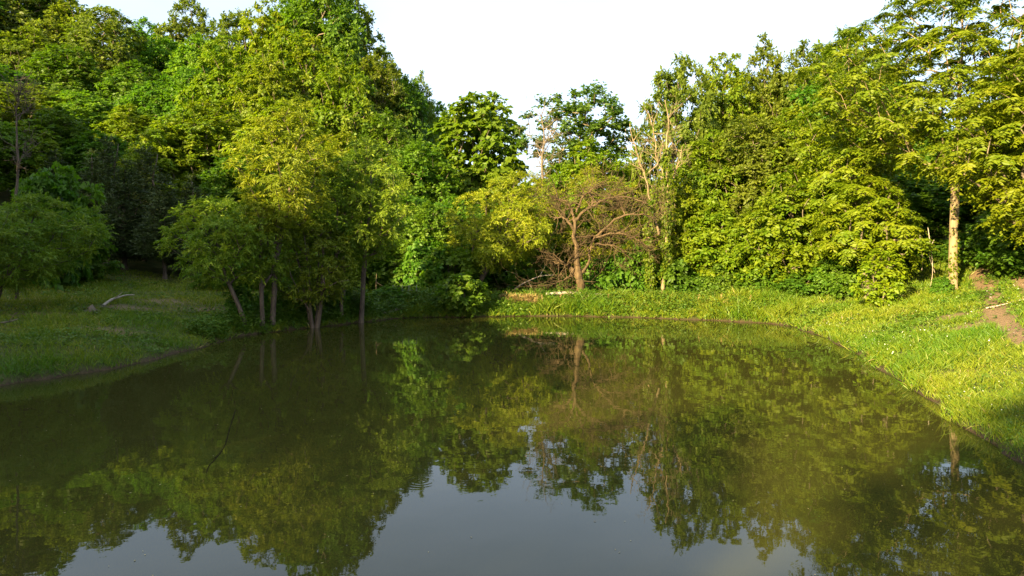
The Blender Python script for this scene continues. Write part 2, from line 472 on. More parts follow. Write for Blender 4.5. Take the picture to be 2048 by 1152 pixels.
SP = {
 'maple': dict(shoots=19, leaves=9, len=0.235, wid=0.75, flat=0.88, droop=0.2),
 'oak': dict(shoots=16, leaves=9, len=0.25, wid=0.6, flat=0.85, droop=0.15, up=0.35),
 'lime': dict(shoots=19, leaves=10, len=0.165, wid=0.58, flat=0.75, droop=0.3),
 'walnut': dict(shoots=19, leaves=15, len=0.145, wid=0.40, flat=0.5, droop=0.42, along=0.35, side=0.95, rand=0.12, nup=0.6, nrand=0.45, hang=0.25),
 'willow': dict(shoots=21, leaves=13, len=0.125, wid=0.25, flat=0.9, droop=0.28, along=0.7, side=0.5, rand=0.5, hang=0.35, nup=0.2, nrand=0.9, up=0.45),
 'cedar': dict(shoots=20, leaves=9, len=0.16, wid=0.30, flat=0.8, droop=-0.05, along=0.9, side=0.35, up=0.3, nup=0.3, nrand=0.9),
 'catalpa': dict(shoots=14, leaves=7, len=0.36, wid=0.8, flat=0.75, droop=0.25, hang=0.4),
 'cottonwood': dict(shoots=16, leaves=8, len=0.22, wid=0.8, flat=1.0, droop=0.05, up=0.5, hang=0.3, nrand=0.9),
 'shrub': dict(shoots=15, leaves=8, len=0.16, wid=0.6, flat=0.8, droop=0.3),
}
PROFILE = {
 'round': lambda t: np.sqrt(np.clip(1 - (2 * t - 1) ** 2, 0, 1)) ** 0.8,
 'dome': lambda t: np.clip(t / 0.18, 0, 1) ** 0.6 * np.sqrt(np.clip(1 - (np.clip(t - 0.15, 0, 1) / 0.85) ** 2.2, 0, 1)),
 'oval': lambda t: np.clip(np.sin(np.pi * np.clip(t, 0, 1) ** 0.85), 0, 1) ** 0.65,
 'cone': lambda t: np.clip(t / 0.08, 0, 1) ** 0.5 * (1 - t) ** 0.85 + 0.03,
 'fan': lambda t: np.clip(0.25 + 1.0 * t, 0, 1) * np.sqrt(np.clip(1 - np.clip((t - 0.62) / 0.38, 0, 1) ** 2, 0, 1)),
}
tri_count = 0
def grow(seed, H, rx, ry, base, species, profile='round', clusters=150, trunk_r=0.18, lean=(0, 0), crad=0.8, spacing=None,
         trunk_to=0.82, stems=1, shell=0.45, lump=0.25, bark='bark', sp_over=None, leafmat=None, bare=0.0, kink=0.10, stem_spread=0.12, offset=(0, 0)):
    """returns (trunk mesh, crown mesh). base = crown base as a fraction of H. lean = xy shift of the crown top."""
    global tri_count
    rng = np.random.default_rng(seed)
    lean = np.array(lean, float); offset = np.array(offset, float)
    prof = PROFILE[profile]
    # cluster centres, spaced apart inside a lumpy envelope
    n = clusters * 14
    t = rng.uniform(0, 1, n); th = rng.uniform(0, 2 * np.pi, n)
    ph = rng.uniform(0, 6.28, 6)
    lm = 1 + lump * (np.sin(2 * th + ph[0] + 3 * t) * 0.5 + np.sin(3 * th - 5 * t + ph[1]) * 0.5 + np.sin(5 * th + 9 * t + ph[2]) * 0.35)
    rr = prof(t) * lm
    keep = rng.uniform(0, 1, n) < np.clip(rr, 0.12, 1) ** 1.2
    t, th, rr = t[keep], th[keep], rr[keep]
    q = rng.uniform(0, 1, len(t)) ** shell
    cz = (base + (1 - base) * t) * H
    fr = (cz / H)[:, None]
    ctr = lean * fr ** 1.3 + offset * smooth(0, 0.5, fr)
    cand = np.c_[ctr + np.c_[rr * q * rx * np.cos(th), rr * q * ry * np.sin(th)], cz]
    if spacing is None: spacing = crad * 0.95
    sel = [0]; pts = cand[:1]
    for i in range(1, len(cand)):
        if len(sel) >= clusters: break
        if ((pts - cand[i]) ** 2).sum(1).min() > (spacing * rng.uniform(0.75, 1.2)) ** 2:
            sel.append(i); pts = cand[sel]
    cl = pts
    # trunk(s)
    nodes, parent, polys = [], [], []
    for s in range(stems):
        a = s / max(stems, 1) * 6.28 + ph[3]
        sp_ = np.array([math.cos(a), math.sin(a)]) * (stem_spread * H if stems > 1 else 0)
        k = max(6, int(H * trunk_to / 0.6))
        tz = np.linspace(0, 1, k)
        hh = H * trunk_to * (1 if s == 0 else rng.uniform(0.75, 1.0))
        tz = np.sort(np.concatenate([tz, [0.06 / hh, 0.22 / hh]])); k += 2
        jx = np.cumsum(rng.normal(0, kink, (k, 2)) * (H / 12) * np.diff(np.r_[0, tz])[:, None] * (k - 3), axis=0) * tz[:, None] ** 0.5
        xy = lean * (tz[:, None] * trunk_to) ** 1.3 + offset * smooth(0, 0.5, tz[:, None] * trunk_to) + jx + sp_ * (0.25 + tz[:, None] ** 0.8) * (1 if stems > 1 else 0)
        if stems > 1: xy[0] = sp_ * 0.22
        else: xy[0] = 0
        st = len(nodes); ids = []
        for j in range(k):
            nodes.append(np.array([xy[j, 0], xy[j, 1], -0.35 if j == 0 else tz[j] * hh])); parent.append(-1 if j == 0 else st + j - 1); ids.append(st + j)
        polys.append(ids)
    ntrunk = len(nodes)
    length = np.zeros(100000)
    for i in range(ntrunk): length[i] = nodes[i][2]
    order = np.argsort(np.linalg.norm(cl - np.array([lean[0] * .5, lean[1] * .5, base * H]), axis=1))
    NP = np.array(nodes); leafnode = {}
    NPbuf = np.zeros((ntrunk + len(cl) * 8, 3)); NPbuf[:ntrunk] = NP; nn = ntrunk
    for ci in order:
        c = cl[ci]
        ds = NPbuf[:nn] - c
        dist = np.linalg.norm(ds, axis=1)
        pen = dist + 0.32 * length[:nn] + 1.6 * np.maximum(ds[:, 2] + 0.15 * dist, 0) + np.where(NPbuf[:nn, 2] < base * H * 0.55, 3.0, 0)
        pi = int(np.argmin(pen)); d0 = dist[pi]
        k = int(np.clip(d0 / 0.55, 2, 7))
        p0 = NPbuf[pi]; v = c - p0
        ts = np.linspace(0, 1, k + 1)[1:, None]
        bow = np.array([0, 0, 0.14 * d0])
        pl = p0 + v * ts + bow * (4 * ts * (1 - ts)) * 0.6 + rng.normal(0, 0.05 * d0 / k + 0.015, (k, 3)) * (ts < 0.99)
        ids = [pi]; prev = pi
        for j in range(k):
            NPbuf[nn] = pl[j]; parent.append(prev); length[nn] = length[prev] + d0 / k
            prev = nn; ids.append(nn); nn += 1
        leafnode[ci] = prev
        polys.append(ids)
    cnt = np.zeros(nn)
    for ci, li in leafnode.items(): cnt[li] += 1
    for i in range(nn - 1, -1, -1):
        if parent[i] >= 0: cnt[parent[i]] += cnt[i]
    rad = np.maximum(cnt, 0.4) ** 0.47
    rad = rad / max(rad[0], 1e-6) * trunk_r
    rad = np.maximum(rad, 0.006 + 0.0006 * H)
    for s in range(stems):
        ids = polys[s]; zz = NPbuf[ids, 2]
        rad[ids] = np.maximum(rad[ids], trunk_r * (1 - 0.75 * np.clip(zz / (H * trunk_to), 0, 1)) * (1 if s == 0 else 0.8))
        rad[ids] *= 1 + 0.75 * np.exp(-np.maximum(zz, 0) / 0.16)
    tb = Tubes()
    for s, ids in enumerate(polys):
        r = rad[ids].copy()
        if s >= stems: r[0] = r[1] if len(r) > 1 else r[0]
        big = r.max()
        tb.add(NPbuf[ids], r, 10 if s < stems and trunk_r > 0.1 else (6 if big > 0.04 else (4 if big > 0.018 else 3)), 0.06, rng)
    tm = tb.mesh("trunk")
    if bare > 0: cl = cl[rng.uniform(0, 1, len(cl)) > bare]
    sp = dict(SP[species]); sp.update(sp_over or {})
    cc = np.array([lean[0] * 0.5 + offset[0], lean[1] * 0.5 + offset[1], (base + (1 - base) * 0.4) * H])
    v, tr, var = crown_leaves(rng, cl, crad * rng.uniform(0.75, 1.25, len(cl)), cc, sp)
    cm = make_mesh("crown", v, tris=tr, attrs={"var": var})
    tri_count += len(tr) + sum(len(q) for q in tb.q) * 2
    tm.materials.append(M[bark]); cm.materials.append(M[leafmat or species])
    return tm, cm

def plant_tree(name, label, cat, x, y, meshes, rz=0.0, group=None, z=None, scale=(1, 1, 1)):
    t = thing(name, label, cat, (x, y, gz(x, y) if z is None else z), rz, group)
    t.scale = scale
    add("trunk", meshes[0], None, t); add("crown", meshes[1], None, t)
    return t

def tree_at(name, label, px, D, top, wpx, species, seed, group=None, cat="tree", rz=0.0, depth=1.0, **kw):
    """a tree standing at picture column px and depth D (m), top at picture row `top`, wpx wide"""
    D = DD(D)
    x = at(px, D); z0 = gz(x, D)
    H = zat(top, D) - z0
    r = wpx / 2 / F * D
    crad = kw.pop('crad', 0.7)
    ms = grow(seed, H - crad * 0.4, max(r - crad * 0.5, 0.4), max(r * depth - crad * 0.5, 0.4), species=species, crad=crad, **kw)
    return plant_tree(name, label, cat, x, D, ms, rz, group, z0)

exec_order = []
# ------------------------------------------------------------------ prototypes of the wood
PROTO = {}
def proto(key, H, r, *a, **kw):
    PROTO[key] = dict(H=H, r=r, ms=grow(*a, **kw), used=False, root=None)
proto('mapleA', 13, 4.6, 101, 12.6, 4.2, 4.2, base=0.14, species='maple', profile='oval', clusters=230, crad=0.95, trunk_r=0.24)
proto('mapleB', 13, 4.2, 102, 12.6, 3.8, 3.8, base=0.22, species='maple', profile='dome', clusters=210, crad=1.0, trunk_r=0.22)
proto('oakA', 13, 4.4, 103, 12.6, 4.0, 4.0, base=0.2, species='oak', profile='round', clusters=220, crad=0.95, trunk_r=0.26)
proto('oakB', 13, 3.8, 104, 12.6, 3.4, 3.4, base=0.12, species='oak', profile='oval', clusters=200, crad=0.9, trunk_r=0.22)
proto('limeA', 12, 4.2, 105, 11.6, 3.8, 3.8, base=0.12, species='lime', profile='oval', clusters=230, crad=0.85, trunk_r=0.2, sp_over=dict(len=0.22))
proto('limeB', 12, 4.0, 106, 11.6, 3.6, 3.6, base=0.18, species='lime', profile='dome', clusters=220, crad=0.85, trunk_r=0.2, sp_over=dict(len=0.22))
proto('cedarA', 9, 2.2, 107, 8.8, 2.0, 2.0, base=0.10, species='cedar', profile='cone', clusters=170, crad=0.55, trunk_r=0.13, trunk_to=0.95, shell=0.6, bark='bark_willow')
proto('cedarB', 9, 2.0, 108, 8.8, 1.8, 1.8, base=0.20, species='cedar', profile='cone', clusters=150, crad=0.55, trunk_r=0.12, trunk_to=0.95, shell=0.6, kink=0.14, bark='bark_willow')
proto('shrubA', 2.6, 1.6, 109, 2.4, 1.4, 1.4, base=0.02, species='shrub', profile='dome', clusters=60, crad=0.5, trunk_r=0.04, stems=3)
proto('shrubB', 2.6, 1.5, 110, 2.4, 1.3, 1.3, base=0.05, species='shrub', profile='round', clusters=55, crad=0.5, trunk_r=0.04, stems=3, sp_over=dict(len=0.19))

def place(key, name, label, px, D, top, wpx, rz, group=None, x=None, H=None, r=None, cat="tree"):
    pr = PROTO[key]
    if x is None: D = DD(D)
    x = at(px, D) if x is None else x
    z0 = gz(x, D)
    H = (zat(top, D) - z0) if H is None else H
    r = (wpx / 2 / F * D) if r is None else r
    sc_ = (r / pr['r'], r / pr['r'], H / pr['H'])
    if not pr['used']:
        pr['used'] = True
        t = plant_tree(name, label, cat, x, D, pr['ms'], rz, group, z0, sc_)
        pr['root'] = t
        return t
    t = copy_tree(pr['root'], (x, D, z0), rz, sc_, label, group)
    t.name = name
    return t

# ------------------------------------------------------------------ the wooded hill, left

GH = "trees on the wooded hill"
hill = [ # proto, px, D, top, width
 ('mapleA', -90, 84, -80, 240), ('oakA', 20, 90, -70, 210), ('mapleB', 95, 94, -50, 170), ('oakA', 210, 80, 18, 180), ('mapleA', 295, 96, 35, 140),
 ('oakB', 378, 92, -20, 120), ('mapleB', 330, 84, 75, 150), ('oakB', 55, 74, 50, 150), ('oakB', 140, 86, -10, 140), ('mapleA', 275, 70, 120, 150), ('mapleB', 130, 70, 90, 150),
 ('mapleA', -30, 62, 120, 200), ('oakA', 60, 58, 170, 170), ('mapleA', 165, 58, 180, 170), ('limeB', 262, 56, 205, 150), ('mapleA', 400, 74, 65, 140), ('mapleA', 330, 62, 150, 150),
 ('limeA', 455, 56, 62, 190), ('mapleA', 640, 66, -75, 220), ('oakB', 705, 68, -25, 140), ('limeB', 600, 56, 50, 200), ('limeA', 535, 66, -10, 170), ('limeA', 530, 52, 90, 170),
 ('limeA', 690, 52, 95, 180), ('oakA', 755, 62, 110, 140), ('mapleB', 810, 64, 150, 130), ('oakB', 842, 66, 140, 66), ('mapleB', 865, 72, 200, 95),
 ('mapleA', 395, 60, 125, 160), ('limeB', 420, 47, 190, 210), ('limeA', 335, 45, 225, 170), ('limeB', 560, 46, 190, 220),
 ('mapleA', 770, 50, 215, 170), ('mapleB', 835, 46, 280, 170), ('limeB', 690, 44, 255, 180), ('mapleA', 200, 46, 260, 170), ('limeA', 60, 44, 235, 150), ('mapleA', -20, 42, 230, 170), ('mapleB', 120, 46, 215, 150),
 ('mapleB', 500, 42, 300, 190), ('mapleA', 630, 41, 320, 180), ('oakA', 470, 90, 20, 120), ('mapleA', 585, 82, -40, 150),
 ('oakA', -220, 70, -60, 260), ('mapleB', -170, 50, 120, 240), ('mapleA', -330, 56, 0, 280), ('oakB', 760, 84, 90, 120), ('mapleB', 830, 84, 190, 120),
]
names = {'m': 'maple_tree', 'o': 'oak_tree', 'l': 'ash_tree'}
desc = {'mapleA': "tall green broadleaf tree on the shaded wooded hill", 'mapleB': "domed dark green broadleaf tree on the wooded hill",
        'oakA': "rounded olive green tree on the wooded hill", 'oakB': "slender olive green tree on the wooded hill",
        'limeA': "tall sunlit yellow green tree below the hill crest", 'limeB': "domed sunlit yellow green tree below the hill crest"}
rr_ = random.Random(5)
def hill_where(px, D, top):
    if top < 35: return "on the hill crest, against the sky" if px < 450 else "topping the hill behind the golden willow"
    if px < 180: return ("high " if top < 130 else "low ") + "on the hillside above the feathery willow"
    if px < 450: return ("high " if top < 115 else "low ") + "on the hillside above the dark cedars" if D > 50 else "just behind the dark cedars"
    if px < 725: return ("high up " if top < 80 else "") + "rising behind the tall golden willow" if D > 48 else "just above the crown of the golden willow" if D > 45 else "close behind the shoreline willows"
    return "on the hill's end slope beside the round-topped tree" if top < 215 else "below the hill's end slope, left of the leaning willow".replace(", left of", " beside")
hdesc = {'mapleA': "tall green broadleaf tree", 'mapleB': "domed green broadleaf tree", 'oakA': "rounded olive green tree", 'oakB': "slender olive green tree",
         'limeA': "tall yellow green tree", 'limeB': "domed yellow green tree"}
for k_, px, D, top, w in hill:
    place(k_, names[k_[0]], hdesc[k_] + " " + hill_where(px, D, top), px, D, top, w, rr_.uniform(0, 6.28), GH)

GC = "dark cedars behind the meadow"
for i, (k_, px, D, top, w) in enumerate([('cedarA', 250, 37, 320, 150), ('cedarB', 330, 36, 345, 130), ('cedarA', 185, 39, 300, 130), ('cedarB', 290, 40, 290, 120),
                          ('cedarA', 110, 40, 300, 130), ('cedarA', 385, 38, 350, 130), ('cedarB', 215, 41, 270, 100)]):
    wh = ("behind the broad feathery willow" if px < 140 else "beyond the bleached branch on the meadow" if px < 310 else "behind the leaning shoreline willow")
    place(k_, "cedar_tree", ("full dark conical cedar " if k_ == 'cedarA' else "thin dark conical cedar ") + wh, px, D, top, w, rr_.uniform(0, 6.28), GC)

# ------------------------------------------------------------------ middle: behind the dam
GM = "broadleaf trees in the hollow behind the berm"
for k_, px, D, top, w in [('mapleB', 800, 40, 380, 170), ('mapleA', 860, 38, 400, 150), ('mapleB', 905, 41, 390, 150), ('mapleA', 745, 38, 420, 150),
                          ('limeB', 1170, 43, 270, 220), ('limeA', 1095, 46, 325, 170), ('limeA', 1255, 45, 300, 170), ('mapleA', 1010, 47, 380, 180), ('mapleB', 1210, 42, 400, 190), ('mapleA', 1110, 42, 420, 170),
                          ('mapleB', 960, 62, 330, 190), ('oakA', 1060, 70, 370, 200), ('mapleA', 1160, 66, 360, 200), ('oakB', 1270, 60, 320, 170)]:
    wh = ("in the shade behind the wire fence" if px < 930 else "far behind the leaning willow" if px < 1080 else "rising behind the dead tree" if px < 1240 else "rising behind the vine-covered snag")
    place(k_, names[k_[0]], hdesc[k_] + " " + wh, px, D, top, w, rr_.uniform(0, 6.28), GM)
tree_at("catalpa_tree", "round-topped dark green tree with large leaves standing against the sky", 955, 53, 186, 205, 'catalpa', 201, base=0.22, profile='round', clusters=210, crad=1.0, trunk_r=0.25, shell=0.4)
tree_at("cottonwood_tree", "sparse tree with separate leafy tufts and sky showing between them", 1165, 48, 168, 200, 'cottonwood', 202, base=0.35, profile='fan', clusters=110, crad=0.85, spacing=1.0, trunk_r=0.2, bark='bark_pale', shell=0.5, lump=0.5)

# ------------------------------------------------------------------ right wood
GR = "trees of the right-hand wood"
for k_, px, D, top, w in [('oakA', 1355, 42, 112, 160), ('limeB', 1450, 45, 92, 150), ('oakB', 1530, 46, 66, 130), ('oakB', 1605, 45, 80, 130), ('oakA', 1680, 46, 60, 190),
                          ('limeA', 1420, 39, 250, 170), ('oakA', 1500, 38, 230, 180), ('limeB', 1590, 37, 200, 180), ('limeA', 1350, 37, 330, 140), ('mapleB', 1640, 41, 150, 190),
                          ('mapleA', 1760, 44, 130, 200), ('mapleB', 1870, 46, 270, 240), ('mapleA', 1980, 46, 230, 240), ('mapleB', 2100, 42, 80, 240), ('oakA', 2250, 38, -80, 320),
                          ('mapleA', 1820, 36, 330, 240), ('mapleB', 1950, 36, 320, 260), ('mapleA', 2080, 33, 280, 280), ('oakA', 1700, 56, 100, 220), ('oakB', 1480, 58, 150, 200), ('mapleB', 2000, 60, 270, 300), ('mapleA', 1590, 60, 140, 220), ('mapleB', 1840, 60, 250, 260)]:
    wh = ("beside the vine-covered snag" if px < 1440 and D < 50 else "deep in the wood behind the berm" if px < 1720 and D > 50 else "at the top of the sunlit wood beyond the berm" if px < 1700 and top < 125 else
          "in the middle of the sunlit wood beyond the berm" if px < 1700 else "behind the walnut with the pale trunk" if px < 2020 and D < 50 else "high in the wood above the dirt track")
    place(k_, names[k_[0]], hdesc[k_] + " " + wh, px, D, top, w, rr_.uniform(0, 6.28), GR)

GK = "low trees closing the back of the wood"
for i in range(26):
    px = 960 + i * 46 + rr_.uniform(-15, 15); D = 48 + (i % 3) * 3.0
    place(['shrubA', 'shrubB'][i % 2], "understorey_tree", "low bushy tree deep in the shade at the back of the wood", px, D, 425 + rr_.uniform(-30, 25), 150, rr_.uniform(0, 6.28), GK)
# walnut with the pale trunk on the right bank
tree_at("walnut_tree", "tall walnut with a straight pale sunlit trunk on the right bank", 1905, 25, -110, 500, 'walnut', 301, base=0.33, profile='oval', clusters=310, crad=0.85,
        trunk_r=0.152, lean=(0.7, 0.3), bark='bark_pale', shell=0.5, lump=0.3, kink=0.04, depth=0.9)
tree_at("walnut_tree", "feathery yellow green tree overhanging the top of the dirt track", 2110, 20, 60, 330, 'walnut', 302, base=0.22, profile='oval', clusters=150, crad=0.8, trunk_r=0.16, lean=(-0.8, 0))
tree_at("walnut_tree", "low spreading yellow green tree with a crooked dark trunk beside the berm", 1742, 28, 335, 210, 'walnut', 303, base=0.30, profile='dome', clusters=120, crad=0.65, trunk_r=0.15, lean=(-0.3, -0.2), kink=0.2, stems=2)
tree_at("walnut_tree", "upright yellow green tree between the low walnut and the olive wood", 1695, 31, 85, 215, 'walnut', 304, base=0.15, profile='oval', clusters=200, crad=0.75, trunk_r=0.15)
tree_at("ash_tree", "leafy sunlit tree hanging to the ground behind the berm weeds", 1590, 33, 330, 200, 'lime', 305, base=0.10, profile='oval', clusters=150, crad=0.7, trunk_r=0.14)
tree_at("ash_tree", "bright leafy tree beside the vine-covered snag", 1430, 36, 400, 160, 'lime', 306, base=0.08, profile='oval', clusters=120, crad=0.65, trunk_r=0.12)

tree_at("ash_tree", "small bright leafy tree hanging over the middle of the berm", 1500, 34.5, 440, 130, 'lime', 307, base=0.12, profile='oval', clusters=90, crad=0.6, trunk_r=0.10)
# ivy on the pale walnut trunk
wt_ = [o for o in C.objects if o.get("label", "").startswith("tall walnut with a straight pale")][0]
rng = np.random.default_rng(31)
zz_ = np.concatenate([rng.uniform(0.0, 1.4, 90), rng.uniform(1.4, 4.2, 60)]); th_ = rng.uniform(-0.4, 2.4, 150) + 0.3 * np.sin(zz_ * 2)
o_ = np.c_[np.cos(th_), -np.sin(th_) * 0.7, np.zeros(150)]
b_ = np.c_[o_[:, :2] * (0.17 - 0.012 * zz_ + rng.uniform(0, 0.08, 150) + 0.12 * np.exp(-zz_ / 0.2))[:, None], zz_]
v, tr = leaf_geo(b_, norm(o_ * 0.6 + np.array([0, 0, -0.6]) + rng.normal(0, 0.3, b_.shape)), norm(o_ + rng.normal(0, 0.4, b_.shape)), rng.uniform(0.08, 0.15, 150), rng.uniform(0.07, 0.12, 150))
add("vine", make_mesh("vine", v, tris=tr, attrs={"var": np.repeat(rng.uniform(0, 1, 150), 4)}), M['vine'], wt_)

# ------------------------------------------------------------------ willows
W = dict(species='willow', bark='bark_willow')
def willow(label, px, D, top, wpx, seed, **kw):
    base = dict(base=0.35, profile='round', clusters=110, crad=0.50, trunk_r=0.10, shell=0.55, group=None, lump=0.45)
    base.update(kw)
    base['clusters'] = int(base['clusters'] * 1.1); base['trunk_r'] *= 0.85; base['spacing'] = 0.56
    return tree_at("willow_tree", label, px, D, top, wpx, 'willow', seed, bark='bark_willow', **base)
willow("tall slender willow with a golden top at the water's edge", 545, 24.6, 195, 185, 401, base=0.40, lean=(0.8, 0.3), profile='oval', clusters=110, trunk_r=0.12, leafmat='willow_gold')
willow("pale-stemmed willow leaning out beside the tall golden willow", 525, 24.2, 372, 120, 402, base=0.36, lean=(0.1, 0.2), offset=(-0.1, 0), clusters=55, trunk_r=0.10)
willow("leaning willow with a wide olive crown over the meadow's edge", 490, 23.6, 385, 185, 403, base=0.36, lean=(-0.9, 0.6), offset=(-0.6, 0), clusters=85, trunk_r=0.09)
willow("upright willow with a straight trunk standing in the shallows", 722, 28.4, 262, 200, 404, base=0.36, lean=(0.3, 0.3), profile='oval', clusters=120, trunk_r=0.12)
willow("low multi-stemmed willow bush with bright leaves over the water", 628, 26.0, 425, 150, 405, base=0.24, stems=4, clusters=80, trunk_r=0.08, profile='dome', stem_spread=0.10)
willow("willow with a forked trunk behind the multi-stemmed willow", 684, 28.2, 340, 150, 406, base=0.42, stems=2, clusters=80, trunk_r=0.10)
willow("broad feathery willow overhanging the left meadow", -12, 21.5, 385, 270, 407, base=0.22, lean=(0.9, 0.1), profile='oval', clusters=170, trunk_r=0.10, offset=(0.5, 0), lump=0.5)
willow("leaning golden willow on the dam beside the dead tree", 946, 36.2, 338, 225, 408, base=0.26, lean=(1.3, 0.4), profile='oval', clusters=190, trunk_r=0.17, crad=0.52, offset=(1.2, 0), lump=0.4, leafmat='willow_gold')
willow("lime green willow crown behind the dead tree", 1190, 39, 330, 180, 409, base=0.25, profile='round', clusters=110, crad=0.6, leafmat='willow_gold')

# ------------------------------------------------------------------ understorey
GS = "shrubs along the wood's edge"
sh = [(1350, 35.5, 515, 90), (1440, 34.8, 520, 90), (1535, 33.5, 510, 95), (1655, 30.8, 515, 90), (1395, 35.2, 545, 70), (1490, 34.2, 550, 70), (1600, 32, 545, 80), (1260, 37, 480, 120), (1210, 37, 510, 110),
      (1100, 37.5, 530, 90), (1050, 38, 540, 80), (850, 36.5, 470, 120), (900, 36, 490, 110), (800, 37, 500, 120), (745, 38, 500, 110), (690, 38, 505, 120), (630, 37, 500, 110), (560, 36, 495, 110), (470, 34.5, 520, 90),
      (430, 34, 530, 80), (120, 31, 330, 150), (165, 33, 420, 120), (60, 32, 420, 150), (1990, 27, 420, 150), (2050, 24, 440, 160), (1860, 34, 480, 120), (1790, 33, 480, 120), (1930, 31, 470, 120), (1700, 29.5, 520, 90), (1885, 24.6, 552, 46), (478, 24.4, 572, 60), (535, 25.6, 580, 60), (590, 26.8, 575, 70), (655, 28.4, 570, 80), (700, 29.6, 575, 70), (775, 33.2, 572, 80)]
for i, (px, D, top, w) in enumerate(sh):
    far_l = px < 760
    lab = ("large-leaved " if i % 2 == 0 else "bushy ") + ("green shrub behind the broad feathery willow" if px < 200 else "low shrub among the shoreline willow trunks" if px in (478, 535, 590, 655, 700) else "shrub in the shade at the back of the meadow" if px < 650 else "shrub in the shade behind the wire fence" if px < 930 else "shrub in the dark hollow behind the berm" if px < 1150 else
           "shrub between the dead tree and the vine-covered snag" if px < 1290 else "sunlit shrub right behind the berm weeds" if px < 1560 else "sunlit shrub beside the low crooked walnut" if px < 1720 else
           "low shrub at the foot of the pale walnut trunk" if px == 1885 else "shrub in the dark wood behind the pale walnut trunk" if px < 1960 else "shrub beside the top of the dirt track")
    place('shrubA' if i % 2 else 'shrubB', "shrub", lab, px, D, top, w, rr_.uniform(0, 6.28), GS, cat="shrub")
tree_at("shrub", "leafy bush standing alone on the grass before the crooked tree", 1758, 25.2, 490, 80, 'shrub', 501, leafmat='lime', base=0.05, profile='oval', lump=0.5, clusters=42, crad=0.45, trunk_r=0.03, stems=3, cat="shrub", sp_over=dict(len=0.13))
tree_at("shrub", "bright bush hanging over the water below the leaning willow", 925, 32.2, 548, 90, 'shrub', 502, base=0.12, profile='round', clusters=45, crad=0.45, trunk_r=0.05, stems=2, cat="shrub", sp_over=dict(len=0.17))

# ------------------------------------------------------------------ trees behind and beside the camera: they shade the near bank and the left meadow
GB = "trees out of view whose shade falls over the pond"
ps, ss = np.array([0.788, -0.616]), np.array([0.616, 0.788])
rb = random.Random(11)
for i, (pp, s_, H) in enumerate([(-23.7, -24, 15.3), (-31, -22, 16.5), (-35, -20, 16.5), (-37, -17, 16), (-42, -15, 16), (-47, -12, 16), (-28, -33, 15), (-35, -30, 16), (-20.5, -37, 13.5), (-14, -38, 13.5),  # last two here added to block a stray streak of sun on the water
                                 (-17, -34, 13.5), (-11, -33, 14.2), (-5, -30, 12.8), (2.5, -32, 15.6), (8.5, -32, 16.0), (-52, -8, 19)]):
    q_ = pp * ps + s_ * ss
    place(['mapleA', 'oakA', 'mapleB'][i % 3], names[['m', 'o', 'm'][i % 3]], "tall leafy tree on the near shore behind the viewpoint", 0, q_[1], 0, 0, rb.uniform(0, 6.28), GB, x=q_[0], H=H, r=H * 0.30)
for x_, y_, H in ((-16.8, 8.5, 9.0), (-17.5, 1.5, 11)):  # unseen trees added to block sky light and darken the left bank
    place('mapleB', 'maple_tree', "unseen broad leafy tree added on the near left shore to darken the bank", 0, y_, 0, 0, rb.uniform(0, 6.28), GB + ', left shore', x=x_, H=H, r=H * 0.40)

# ------------------------------------------------------------------ dead and bare trees
def twigs(tb, rng, p, d, length, r, depth, curl=0.25, up=0.15, kids=(3, 5)):
    k = max(4, int(5 + length * 2))
    pts = [p]; dirs = [d]
    for i in range(k):
        d = norm(d + rng.normal(0, curl, 3) * 0.8 + np.array([0, 0, up]) * 0.3)
        pts.append(pts[-1] + d * length / k); dirs.append(d)
    rad = r * (1 - 0.75 * np.linspace(0, 1, k + 1))
    tb.add(pts, np.maximum(rad, 0.006), 6 if r > 0.04 else (4 if r > 0.015 else 3), 0.06, rng)
    if depth <= 0: return
    for j in range(rng.integers(*kids)):
        i = int(rng.uniform(0.3, 1.0) * k)
        a = norm(np.cross(dirs[i], rng.normal(size=3)))
        nd = norm(dirs[i] * rng.uniform(0.4, 0.9) + a * rng.uniform(0.6, 1.0))
        twigs(tb, rng, pts[i], nd, length * rng.uniform(0.45, 0.75), max(rad[i] * 0.6, 0.005), depth - 1, curl, up, kids)

def limb(tb, rng, pp, D, r0, r1, wander=0.25, sides=8):
    """limb through picture points (px, py) at depth D; wander = sideways swing in depth"""
    P = np.array([[at(a, D), D, zat(b_, D)] for a, b_ in pp])
    P[1:, 1] += np.cumsum(rng.normal(0, wander, len(P) - 1))
    t = np.linspace(0, len(P) - 1, (len(P) - 1) * 4 + 1)
    Q = np.stack([np.interp(t, np.arange(len(P)), P[:, c]) for c in range(3)], 1)
    for _ in range(2): Q[1:-1] = 0.25 * Q[:-2] + 0.5 * Q[1:-1] + 0.25 * Q[2:]
    Q[1:-1] += rng.normal(0, r0 * 0.16 + 0.02, Q[1:-1].shape)
    rad = np.linspace(r0, r1, len(Q))
    tb.add(Q, rad, sides, 0.10, rng)
    return Q, rad

def finish_bare(name, label, D, px, tb, mat, extra=None, cat="tree"):
    x = at(px, D); z0 = gz(x, D)
    t = thing(name, label, cat, (x, D, z0))
    off = np.array([x, D, z0])
    tb.v = [v - off for v in tb.v]
    tm = tb.mesh("trunk"); add("trunk", tm, mat, t)
    return t, off

